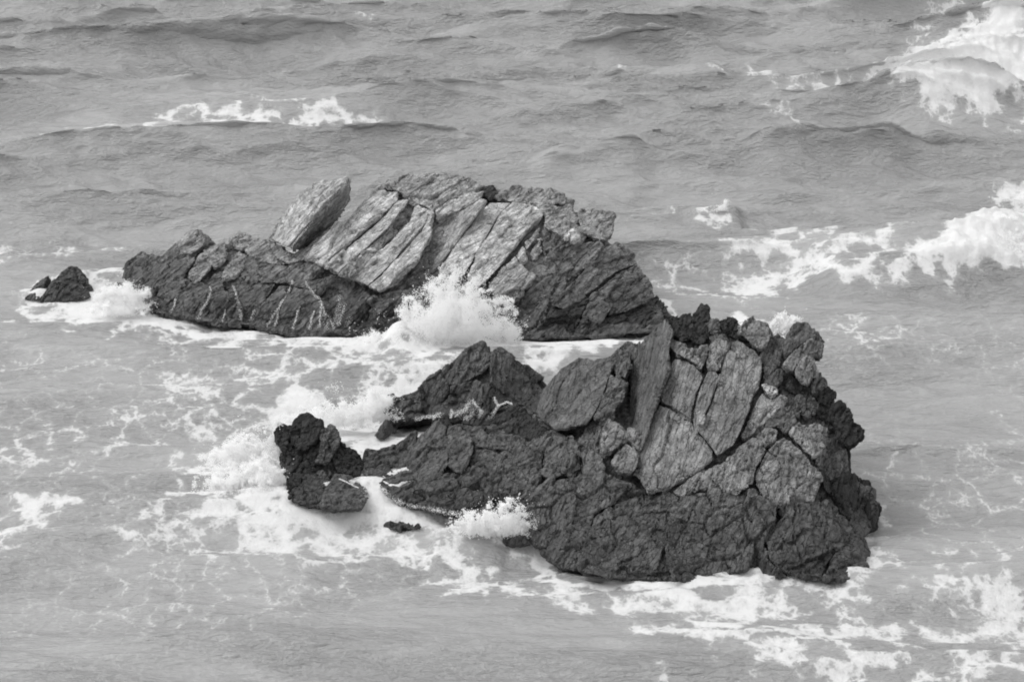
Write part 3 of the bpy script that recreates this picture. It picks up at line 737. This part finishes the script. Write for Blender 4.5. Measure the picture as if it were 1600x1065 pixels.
# foam: polyline in the photograph, half width across (px up-down), density
FOAM_LINES = [
    ([(70,203),(130,198),(210,192),(270,182),(318,170)], 10, .7), ([(330,186),(390,182),(440,190),(500,180),(570,186)], 13, .72),
    ([(190,206),(260,200)], 7, .6), ([(400,160),(470,166)], 6, .45), ([(660,12),(720,8)], 8, .5),
    ([(560,32),(600,30)], 5, .4),
    ([(970,104),(1050,100),(1130,118)], 5, .42), ([(1180,112),(1260,128),(1340,130)], 8, .7), ([(1300,138),(1400,120)], 12, .75),
    ([(1170,170),(1250,185)], 4, .4), ([(1270,242),(1310,228)], 6, .65),
    ([(1440,60),(1480,10)], 10, .5),
    ([(1540,150),(1610,165)], 22, .62), ([(1480,5),(1500,25)], 14, .7),
    ([(1095,337),(1135,335)], 5, .75), ([(1160,345),(1200,345)], 8, .55), ([(1020,325),(1060,320)], 8, .4),
    ([(1150,398),(1220,405),(1265,412)], 17, .78), ([(1215,355),(1270,360)], 10, .6), ([(1225,380),(1290,375)], 14, .5), ([(1300,400),(1345,395),(1400,405)], 14, .7),
    ([(1150,430),(1230,432),(1320,428),(1440,420)], 13, .8), ([(1030,400),(1080,425)], 20, .4), ([(1060,440),(1170,455)], 18, .42),
    ([(1420,350),(1480,345),(1530,325)], 5, .6), ([(1580,310),(1610,300)], 16, 1.0), ([(1390,353),(1420,352)], 6, .6),
    ([(1320,500),(1380,520)], 24, .4), ([(1200,520),(1250,505)], 12, .8), ([(1050,488),(1120,492),(1180,497)], 12, .85), ([(1560,640),(1600,665)], 8, .4),
    ([(0,375),(60,372),(100,365)], 12, .5), ([(90,395),(190,385)], 6, .4), ([(0,410),(90,400)], 6, .38),
    ([(20,462),(60,474),(140,472)], 9, .72), ([(0,500),(80,492),(150,478)], 7, .66), ([(140,435),(185,440),(200,450)], 16, .78),
    ([(150,470),(200,480),(240,495)], 30, 1.2), ([(220,500),(320,506),(420,520),(520,527),(600,522)], 11, 1.0), ([(260,525),(400,530),(520,545)], 16, .5),
    ([(330,515),(480,535),(600,540),(720,540)], 20, .72), ([(560,545),(680,540),(800,540)], 22, 1.1), ([(590,520),(700,510),(800,525)], 24, 1.3),
    ([(800,545),(860,560),(930,540),(1020,527)], 22, 1.0), ([(840,585),(880,575)], 14, 1.0), ([(0,550),(120,560),(260,560)], 25, .3),
    ([(270,600),(360,590),(470,590),(560,560)], 24, .5), ([(400,560),(520,575),(640,565)], 22, .52), ([(180,650),(300,640),(420,640)], 32, .46), ([(20,690),(120,690),(240,690)], 24, .44),
    ([(460,625),(530,640),(600,625),(680,590)], 26, .95), ([(590,600),(640,610)], 15, .9), ([(580,690),(650,675),(720,655)], 18, 1.05), ([(560,705),(600,690)], 14, 1.05), ([(500,660),(570,665)], 24, .95),
    ([(330,715),(400,690),(440,720)], 30, .95), ([(280,782),(370,778),(435,784)], 24, 1.0), ([(420,800),(520,815),(600,810)], 24, .85),
    ([(200,815),(320,820),(440,830),(560,835),(700,840)], 26, .66), ([(230,850),(400,850),(560,860)], 22, .48), ([(570,790),(640,805),(720,810)], 16, .9), ([(700,830),(800,825),(830,850)], 22, .7),
    ([(0,800),(60,800),(110,795)], 20, .7), ([(0,835),(50,825)], 18, .6), ([(560,850),(700,870),(800,900)], 24, .55), ([(700,885),(780,890),(880,905)], 20, .62),
    ([(850,880),(900,897),(1000,905),(1130,898),(1200,895)], 9, 1.0), ([(880,915),(960,935),(1010,925)], 20, .6),
    ([(1000,930),(1080,945),(1170,925)], 32, .85), ([(1090,960),(1130,960)], 24, 1.0), ([(1180,890),(1250,905),(1330,915)], 16, .78), ([(1180,940),(1280,935),(1330,960)], 32, .58),
    ([(1000,985),(1100,1000),(1260,990),(1330,985)], 22, .8), ([(1150,1030),(1230,1040),(1330,1020)], 26, .72), ([(1380,985),(1480,985),(1560,970)], 22, .7),
    ([(1520,925),(1560,940),(1580,980)], 34, .8), ([(1430,935),(1520,920)], 18, .5), ([(1370,880),(1450,885),(1600,870)], 20, .42), ([(1370,850),(1440,840),(1590,845)], 16, .36),
    ([(1380,1030),(1430,1020)], 16, .55), ([(1440,1060),(1530,1040),(1610,1030)], 20, .62), ([(1020,1040),(1060,1055)], 16, .5),
    ([(0,950),(50,960)], 10, .3), ([(560,770),(620,790),(690,800)], 12, .9), ([(1360,760),(1400,740)], 20, .3),
]
FOAM_AREAS = [
    ([(1385,178),(1440,192),(1500,187),(1560,165),(1650,140),(1650,0),(1560,15),(1530,60),(1450,88),(1375,100),(1400,130)], 14, 1.25),
    ([(1300,140),(1400,118),(1440,130),(1390,150)], 10, .7),
    ([(1425,412),(1490,388),(1545,350),(1565,336),(1640,360),(1640,424),(1545,416),(1505,425),(1485,430),(1450,426)], 9, 1.25),
    ([(1570,300),(1640,280),(1640,330),(1590,332)], 6, 1.0),
]
def in_poly(px, py, poly):
    """signed distance to a polygon in picture units, positive inside"""
    inside = np.zeros(px.shape, bool); best = np.full(px.shape, 1e9)
    n = len(poly)
    for i in range(n):
        (x1, y1), (x2, y2) = poly[i][:2], poly[(i + 1) % n][:2]
        c = ((y1 > py) != (y2 > py)) & (px < (x2 - x1) * (py - y1) / (y2 - y1 + 1e-12) + x1)
        inside ^= c
        dx, dy = x2 - x1, y2 - y1
        t = np.clip(((px - x1) * dx + (py - y1) * dy) / (dx * dx + dy * dy + 1e-9), 0, 1)
        best = np.minimum(best, np.hypot(px - x1 - t * dx, py - y1 - t * dy))
    return np.where(inside, best, -best)

def rock_prox(xq, yq, cell=.12):
    """how close a point of the sea is to rock at the waterline, 1 at the rock to 0 about a metre away"""
    P = np.concatenate([coords(o.data) for o in ROCK_OBJS])
    P = P[np.abs(P[:, 2]) < .35]
    x0, y0 = P[:, 0].min() - 3, P[:, 1].min() - 3
    nx, ny = int((P[:, 0].max() + 3 - x0) / cell), int((P[:, 1].max() + 3 - y0) / cell)
    g = np.zeros((nx, ny))
    g[((P[:, 0] - x0) / cell).astype(int).clip(0, nx - 1), ((P[:, 1] - y0) / cell).astype(int).clip(0, ny - 1)] = 1
    def box(a, r):
        for ax in (0, 1):
            c = np.cumsum(np.pad(a, [(r + 1, r) if k == ax else (0, 0) for k in (0, 1)], mode='edge'), axis=ax)
            a = (np.take(c, np.arange(2 * r + 1, c.shape[ax]), ax) - np.take(c, np.arange(0, c.shape[ax] - 2 * r - 1), ax)) / (2 * r + 1)
        return a
    b = (box(g, 1) > 0).astype(float)
    b = box(box(b, 4), 4)
    i, j = ((xq - x0) / cell).astype(int), ((yq - y0) / cell).astype(int)
    ok = (i >= 0) & (j >= 0) & (i < nx) & (j < ny)
    out = np.zeros(xq.shape); out[ok] = b[i[ok], j[ok]]
    return out
def build_sea():
    # one sheet: fine across the part the photograph shows, coarse out to the horizon
    th = np.concatenate([np.linspace(-180, -30, 24, endpoint=False), np.linspace(-30, -13.2, 24, endpoint=False), np.linspace(-13.2, 13.2, 541),
                         np.linspace(13.2, 30, 24, endpoint=False)[1:], np.linspace(30, 180, 24, endpoint=False)])
    th = np.radians(th)
    rr = np.concatenate([np.linspace(3, 72, 40, endpoint=False), 72 * (196 / 72) ** np.linspace(0, 1, 900), 196 * (9000 / 196) ** np.linspace(0, 1, 60)[1:]])
    T, R = np.meshgrid(th, rr)
    X, Y = R * np.sin(T), R * np.cos(T)
    shp = X.shape
    x, y = X.ravel(), Y.ravel()
    fine = (np.abs(T.ravel()) < math.radians(13.5)) & (R.ravel() > 65) & (R.ravel() < 215)
    r = R.ravel()
    g = np.random.default_rng(21)
    z = np.zeros(x.shape)
    # wind sea running towards the shore (towards the viewer)
    fade = np.where(fine, 1.0, np.exp(-np.abs(r - 130) / 400) * 0.6)
    ox, oy = x.copy(), y.copy()
    for n in range(70):
        lam = 0.55 * (16.0 / 0.55) ** (n / 69.0)
        ang = g.normal(0, 0.30 if lam < 1.6 else 0.2) + 0.03
        k = 2 * math.pi / lam
        amp = 0.0165 * lam ** 0.80 * g.uniform(.6, 1.3)
        if lam > 3.5: amp *= 1.25
        dx, dy = math.sin(ang), -math.cos(ang)
        ph = k * (x * dx + y * dy) + g.uniform(0, 6.28)
        env = 1.0
        if lam < 5:
            env = 0.75 + 0.5 * np.sin((x * dy - y * dx) * k * 0.23 + g.uniform(0, 6.28)) * np.sin((x * dx + y * dy) * k * 0.11 + g.uniform(0, 6.28))
        m = fine | (lam > 5)
        z += np.where(m, amp * env * np.cos(ph), 0) * fade
        if lam > 0.9:                                        # sharper crests
            ox -= np.where(m, dx * amp * env * np.sin(ph), 0) * fade
            oy -= np.where(m, dy * amp * env * np.sin(ph), 0) * fade
    # coordinates in the photograph of the flat sea, to place crests and foam where they lie
    depth = y * CP + CAM_H * SP
    depth = np.where(depth < 1, 1, depth)
    u = 800 + FPX * x / depth
    v = 532.5 + FPX * (-(y * SP - CAM_H * CP)) / depth
    view = fine & (np.abs(u - 800) < 1000) & (v > -120) & (v < 1200)
    idx = np.nonzero(view)[0]
    xv, yv, uv, vv = x[idx], y[idx], u[idx], v[idx]
    calm = np.ones(len(idx))
    P3 = np.stack([xv, yv, np.zeros_like(xv)], 1)
    wob = fbm(P3 * 0.35, 3, 40) * 1.2
    dz = np.zeros(len(idx))
    for pts, h, wf, wb in CRESTS:
        wp = np.array([onz(*p)[:2] for p in pts])
        xs = np.linspace(wp[0, 0], wp[-1, 0], 160)
        ys = np.interp(xs, wp[:, 0], wp[:, 1])
        ker = np.hanning(41); ker /= ker.sum()
        ys = np.convolve(np.pad(ys, 20, mode='reflect', reflect_type='odd'), ker, 'valid')
        cs = 1 / np.sqrt(1 + np.gradient(ys, xs) ** 2)
        d = (yv + wob - np.interp(xv, xs, ys)) * np.interp(xv, xs, cs)
        al = np.clip((xv - xs[0]) / (xs[-1] - xs[0]), 0, 1)
        k = sstep(-.7, .7, d)                                 # 0 in front, 1 behind
        w = wf + (wb - wf) * k
        ends = sstep(0, .22, al) * sstep(0, .22, 1 - al)
        dz += h * np.exp(-(d / w) ** 2) * ends
    # sheltered, smoother water in the foreground
    sm = np.exp(-(((uv - 800) / 420) ** 2 + ((vv - 1000) / 100) ** 2)) * .6
    shel = 1 - .4 * sstep(360, 480, vv) * (1 - .5 * sstep(900, 1000, vv)) * (1 - sstep(1250, 1600, uv) * (1 - sstep(480, 640, vv)))   # lee of the rocks
    shel *= 1 + .95 * (1 - sstep(150, 420, vv))
    shel *= 1 - .85 * np.exp(-((uv - 330) / 300) ** 2 - ((vv - 190) / 40) ** 2)
    z[idx] = z[idx] * (1 - sm) * shel + dz * 1.15 - .17
    dens = np.zeros(len(idx))
    jit = fbm(P3 * 0.55, 4, 60, .6)
    jx = fbm(P3 * 0.6, 4, 70)
    for pts, hw, de in FOAM_LINES:
        us = [p[0] for p in pts]; vsx = [p[1] for p in pts]
        pad = hw * 4 + 40
        m = (uv > min(us) - pad * 2.5) & (uv < max(us) + pad * 2.5) & (vv > min(vsx) - pad) & (vv < max(vsx) + pad)
        if not m.any(): continue
        wp = [tuple(onz(*p)[:2]) for p in pts]
        sc = [onz(p[0], p[1] - hw)[1] - onz(p[0], p[1] + hw)[1] for p in pts]
        half = np.mean(sc) / 2                                # metres in depth
        sq = np.clip(half / (hw * (abs(wp[0][1]) / FPX * 1.06)) / 2.2, .8, 3)
        # squeeze depth so that a line has the given thickness up and down and a similar roundness at its ends
        q = [(a * sq, b) for a, b in wp]
        d, al, sd = seg_dist(xv[m] * sq + jx[m] * half * .5, yv[m] + jit[m] * (half * 1.3 + .8), q)
        if vsx[0] > 895: de *= .88
        val = de * (1 - sstep(.1, 1.35, d / half))
        dens[m] = np.maximum(dens[m], val) + 0.12 * np.minimum(dens[m], val)
    pj = fbm(P3 * .35, 5, 65, .6)
    for poly, soft, de in FOAM_AREAS:
        sd_ = in_poly(uv, vv, poly)
        dens = np.maximum(dens, de * sstep(-soft, soft, sd_ + pj * soft * 2.2))
    base = 0.12 + 0.25 * fbm(P3 * W([[.10, .2, 0]]), 3, 80) + .05 * sstep(450, 800, vv)
    lim = sstep(380, 560, vv) * np.where(vv < 960, 1, .7) * (1 - sm * 1.5)
    dens = np.maximum(dens, np.clip(base, 0, .4) * np.clip(lim, 0, 1))
    # wash against the rocks
    prox = rock_prox(xv, yv)
    wash = sstep(.04, .5, prox + .18 * fbm(P3 * 1.3, 3, 85) * (prox > .01))
    dens = np.maximum(dens, wash * (.62 + .5 * fbm(P3 * .45, 3, 86)) * np.where(uv > 1330, .75, 1))
    z[idx] += prox * (.03 + .34 * fbm(P3 * 0.9, 3, 87))
    lump = np.clip(dens - .75, 0, .6) * (1 - .8 * np.clip(prox * 1.6, 0, 1))
    z[idx] += np.clip(dens - .95, 0, .4) * (vv < 450) * (1.0 * np.abs(fbm(P3 * .7, 4, 97)) + .9 * np.abs(fbm(P3 * 2.0, 3, 98)) + .1)
    z[idx] +=  lump * (0.20 * (fbm(P3 * 1.1, 4, 90)) + 0.16 * np.abs(fbm(P3 * 3.0, 3, 95)))
    foam = np.zeros(x.shape); foam[idx] = np.clip(dens, 0, 1.4)
    ch = np.full(x.shape, .5); ch[idx] = .75 * shel * (1 - sm)      # choppiness follows the height of the waves
    co = np.stack([x + (ox - x) * ch * fine, y + (oy - y) * ch * fine, z], 1)
    nr, nc = shp
    i, j = np.meshgrid(np.arange(nr - 1), np.arange(nc), indexing='ij')
    j2 = (j + 1) % nc
    quads = np.stack([i * nc + j, i * nc + j2, (i + 1) * nc + j2, (i + 1) * nc + j], -1).reshape(-1, 4)[:, ::-1]
    me = bpy.data.meshes.new('sea')
    me.vertices.add(len(co)); me.vertices.foreach_set('co', co.ravel())
    me.loops.add(quads.size); me.loops.foreach_set('vertex_index', quads.ravel().astype(np.int32))
    me.polygons.add(len(quads)); me.polygons.foreach_set('loop_start', np.arange(0, quads.size, 4, dtype=np.int32))
    me.update(calc_edges=True)
    me.polygons.foreach_set('use_smooth', np.ones(len(quads), bool))
    at_ = me.attributes.new('foam', 'FLOAT', 'POINT'); at_.data.foreach_set('value', foam.astype(np.float32))
    o = link_mesh('sea', me, SEA)
    tag(o, 'grey rippled sea streaked with white foam around the rocks', kind='structure')
    return o
SEA_OBJ = build_sea()

# ------------------------------------------------------------------ spray and breaking water
def points_object(name, pts, rad, label):
    """a cloud of droplets as point geometry"""
    me = bpy.data.meshes.new(name)
    me.vertices.add(len(pts)); me.vertices.foreach_set('co', np.ascontiguousarray(pts).ravel())
    a = me.attributes.new('drop', 'FLOAT', 'POINT'); a.data.foreach_set('value', rad.astype(np.float32))
    me.update()
    o = link_mesh(name, me, FOAM)
    ng = bpy.data.node_groups.new('droplets', 'GeometryNodeTree')
    ng.interface.new_socket('Geometry', in_out='INPUT', socket_type='NodeSocketGeometry')
    ng.interface.new_socket('Geometry', in_out='OUTPUT', socket_type='NodeSocketGeometry')
    gi, go = ng.nodes.new('NodeGroupInput'), ng.nodes.new('NodeGroupOutput')
    mp = ng.nodes.new('GeometryNodeMeshToPoints')
    na_ = ng.nodes.new('GeometryNodeInputNamedAttribute'); na_.data_type = 'FLOAT'; na_.inputs['Name'].default_value = 'drop'
    sm = ng.nodes.new('GeometryNodeSetMaterial'); sm.inputs['Material'].default_value = FOAM
    ng.links.new(gi.outputs[0], mp.inputs['Mesh']); ng.links.new(na_.outputs['Attribute'], mp.inputs['Radius'])
    ng.links.new(mp.outputs[0], sm.inputs[0]); ng.links.new(sm.outputs[0], go.inputs[0])
    md = o.modifiers.new('droplets', 'NODES'); md.node_group = ng
    tag(o, label, kind='stuff')
    return o


def spray(name, label, poly, Y, thick, count, soft=16, rough=22, rad=(.006, .02), floor=-.1, slope=0.0, jets=90):
    """a burst of white water: a cloud of droplets gathered in billows, thinning outwards"""
    us = [p[0] for p in poly]; vs_ = [p[1] for p in poly]
    n = count * 4
    pu = rng.uniform(min(us) - 30, max(us) + 30, n); pv = rng.uniform(min(vs_) - 30, max(vs_) + 20, n)
    sd = in_poly(pu, pv, poly)
    yc = Y + slope * (max(vs_) - pv) / 100
    depth = rng.normal(0, .5, n)
    py = yc + depth * thick * np.clip((sd + 20) / 50, .25, 1)
    x = (pu - 800) / FPX; yy = -(pv - 532.5) / FPX
    dy = CP + yy * SP; dz = -SP + yy * CP
    t = py / dy
    p = np.stack([x * t, py, CAM_H + dz * t], 1)
    b = fbm(p * 1.1, 3, 301) * 1.0 + fbm(p * 3.2, 3, 311) * .8
    st = fbm(p * W([[2.4, 2.4, .9]]), 3, 321)
    dens = sstep(-soft * .6, soft, sd + rough * (b + .5 * st)) * np.maximum(sstep(-.22, .2, fbm(p * 1.7, 4, 331, .6)), .06)
    stray = .006 * np.exp(-np.abs(np.minimum(sd, 0)) / 9)
    keep = (rng.random(n) < np.maximum(dens, stray)) & (p[:, 2] > floor)
    p = p[keep][:count]
    # jets and strings of drops thrown up and out of it
    inside = np.nonzero(sd > -4)[0]
    out = [p]
    mid_u = np.mean(us)
    for _ in range(jets):
        i = rng.choice(inside)
        if pv[i] > np.mean(vs_) + 12: continue
        m = int(rng.uniform(60, 260))
        s_ = np.sort(rng.random(m)) ** 1.3
        ln = rng.uniform(.15, .55)
        vx = (pu[i] - mid_u) / 120 + rng.normal(0, .35); vz = rng.uniform(.5, 1.1)
        o0 = at(pu[i], pv[i], py[i])
        q = o0 + np.stack([vx * ln * s_, rng.normal(0, .25) * ln * s_, vz * ln * s_ - .55 * ln * s_ ** 2], 1)
        q += rng.normal(0, 1, (m, 3)) * (.012 + .05 * s_[:, None])
        out.append(q)
    p = np.concatenate(out)
    points_object(name, p, rng.uniform(rad[0], rad[1], len(p)), label)

spray('spray_burst', 'tall plume of white water breaking against the long islet',
      [(575,534),(615,514),(640,494),(662,474),(680,452),(702,443),(718,450),(738,444),(758,456),(768,474),(790,496),(800,520),(796,536),(700,545),(620,545)], 109.4, 1.6, 170000, soft=24, rough=46)
spray('spray_burst', 'low fan of white water bursting at the left foot of the nearest island',
      [(715,822),(748,804),(770,794),(795,792),(814,803),(821,817),(818,834),(790,842),(740,838)], 88.9, .9, 70000, soft=14, rough=26)
spray('spray_burst', 'cloud of white water rising left of the black jagged rock',
      [(290,780),(322,760),(345,737),(365,728),(385,737),(405,724),(424,732),(436,752),(438,776),(410,794),(345,794)], 92.9, .9, 90000, soft=16, rough=34)
spray('spray_burst', 'wisps of white water thrown up behind the black jagged rock',
      [(330,722),(350,702),(380,690),(405,676),(425,686),(436,704),(430,722),(380,724)], 95.6, 1.0, 45000, soft=22, rough=44)
spray('spray_burst', 'white water surging round the left tip of the long islet',
      [(146,490),(160,472),(178,462),(196,450),(214,462),(224,478),(238,494),(200,504),(165,502)], 114.0, 1.2, 70000, soft=16, rough=36)
spray('spray_burst', 'mist of white water left of the dark conical rock',
      [(450,664),(480,642),(520,634),(560,640),(585,622),(603,636),(580,664),(500,672)], 100.0, 1.0, 60000, soft=24, rough=46)
spray('spray_burst', 'small puff of white water behind the crest of the nearest island',
      [(1200,525),(1212,508),(1228,500),(1242,506),(1240,522),(1215,530)], 97.5, .8, 14000, soft=8, rough=12, floor=-.5)
spray('breaking_crest', 'white crest of the breaker beside the foam streaks at the right edge',
      [(1480,400),(1515,384),(1540,362),(1562,338),(1578,346),(1600,372),(1620,385),(1620,395),(1540,398)], 121.5, 1.2, 50000, soft=9, rough=20, rad=(.006, .018), floor=-.3, slope=5)
spray('breaking_crest', 'small white cap leaping alone behind the islets',
      [(1094,338),(1112,331),(1126,321),(1133,314),(1136,330),(1134,338),(1112,340)], 128.5, .6, 9000, soft=4, rough=6, rad=(.006, .018), floor=-.3, jets=10)

# ------------------------------------------------------------------ water running off the rocks
def rock_tree():
    V, F, o_ = [], [], 0
    for o in ROCK_OBJS:
        me = o.data
        p = coords(me)
        fl = [[v + o_ for v in q.vertices] for q in me.polygons]
        V.append(p); F += fl; o_ += len(p)
    return BVHTree.FromPolygons(np.concatenate(V).tolist(), F)
TREE = rock_tree()
def runoff(label, paths, count):
    pts = []
    for pth in paths:
        path, w = pth[:-1], pth[-1]
        L = [math.hypot(b[0] - a[0], b[1] - a[1]) for a, b in zip(path[:-1], path[1:])]
        n = int(count * sum(L))
        for _ in range(n):
            t = random.uniform(0, sum(L)); i = 0
            while i < len(L) - 1 and t > L[i]: t -= L[i]; i += 1
            f = min(1, t / L[i])
            a, b = path[i], path[i + 1]
            u0, v0 = a[0] + (b[0] - a[0]) * f, a[1] + (b[1] - a[1]) * f
            wv_ = 3.0 * math.sin(v0 * .35 + path[0][0]) + 1.5 * math.sin(v0 * .9)
            w_ = w * (.3 + .9 * min(1, max(0, (v0 - path[0][1]) / 70)) + .4 * abs(math.sin(v0 * .6 + u0 * .3)))
            u, v = u0 + random.gauss(0, w_) + wv_ * .16, v0 + random.gauss(0, w * .6)
            d = Vector(ray(u, v)).normalized()
            loc, nor, _, dist = TREE.ray_cast(Vector((0, 0, CAM_H)), d, 200)
            if loc is not None and loc.z > -.1:
                pts.append(loc - d * .02 + nor * random.uniform(0, .02))
    pts = np.array([tuple(p) for p in pts])
    points_object('runoff', pts, rng.uniform(.006, .013, len(pts)), label)
runoff('white rivulets draining down the dark foot of the long islet', [
    ((457,438),(452,454),(443,468),(437,478),1.3), ((443,468),(434,482),(425,497),(416,512),1.5), ((437,478),(434,492),(430,510),1.2), ((478,440),(484,452),(494,462),(503,474),(508,490),(511,514),1.7),
    ((503,474),(500,490),(499,512),1.2), ((508,490),(517,500),(522,514),2.0), ((492,484),(486,500),(484,514),1.2), ((327,447),(330,456),(324,470),(317,482),(309,499),1.5), ((364,446),(370,462),(374,480),(377,500),1.4),
    ((275,466),(272,478),(266,490),1.2), ((532,462),(529,482),(524,506),2.6), ((540,474),(535,490),(528,508),2.4), ((397,484),(392,500),2.0), ((548,494),(540,508),3.5), ((468,478),(462,498),(458,514),1.2), ((352,484),(348,502),1.2)], 5)
runoff('white water draining off the conical rock', [
    ((772,621),(778,634),(772,645),(766,652),1.8), ((778,634),(792,628),(800,631),1.3), ((738,624),(745,634),(752,642),(748,652),2.2), ((735,628),(725,640),(712,648),4), ((745,640),(735,650),(725,655),4), ((706,640),(705,652),2), ((650,655),(690,648),4)], 14)
runoff('white water pouring through the gap beside the black jagged rock', [
    ((563,748),(580,757),(595,762),(605,770),3), ((570,762),(580,775),(590,786),4), ((595,765),(612,780),(635,790),5), ((640,790),(680,798),(720,803),4), ((530,748),(560,762),.7)], 9)
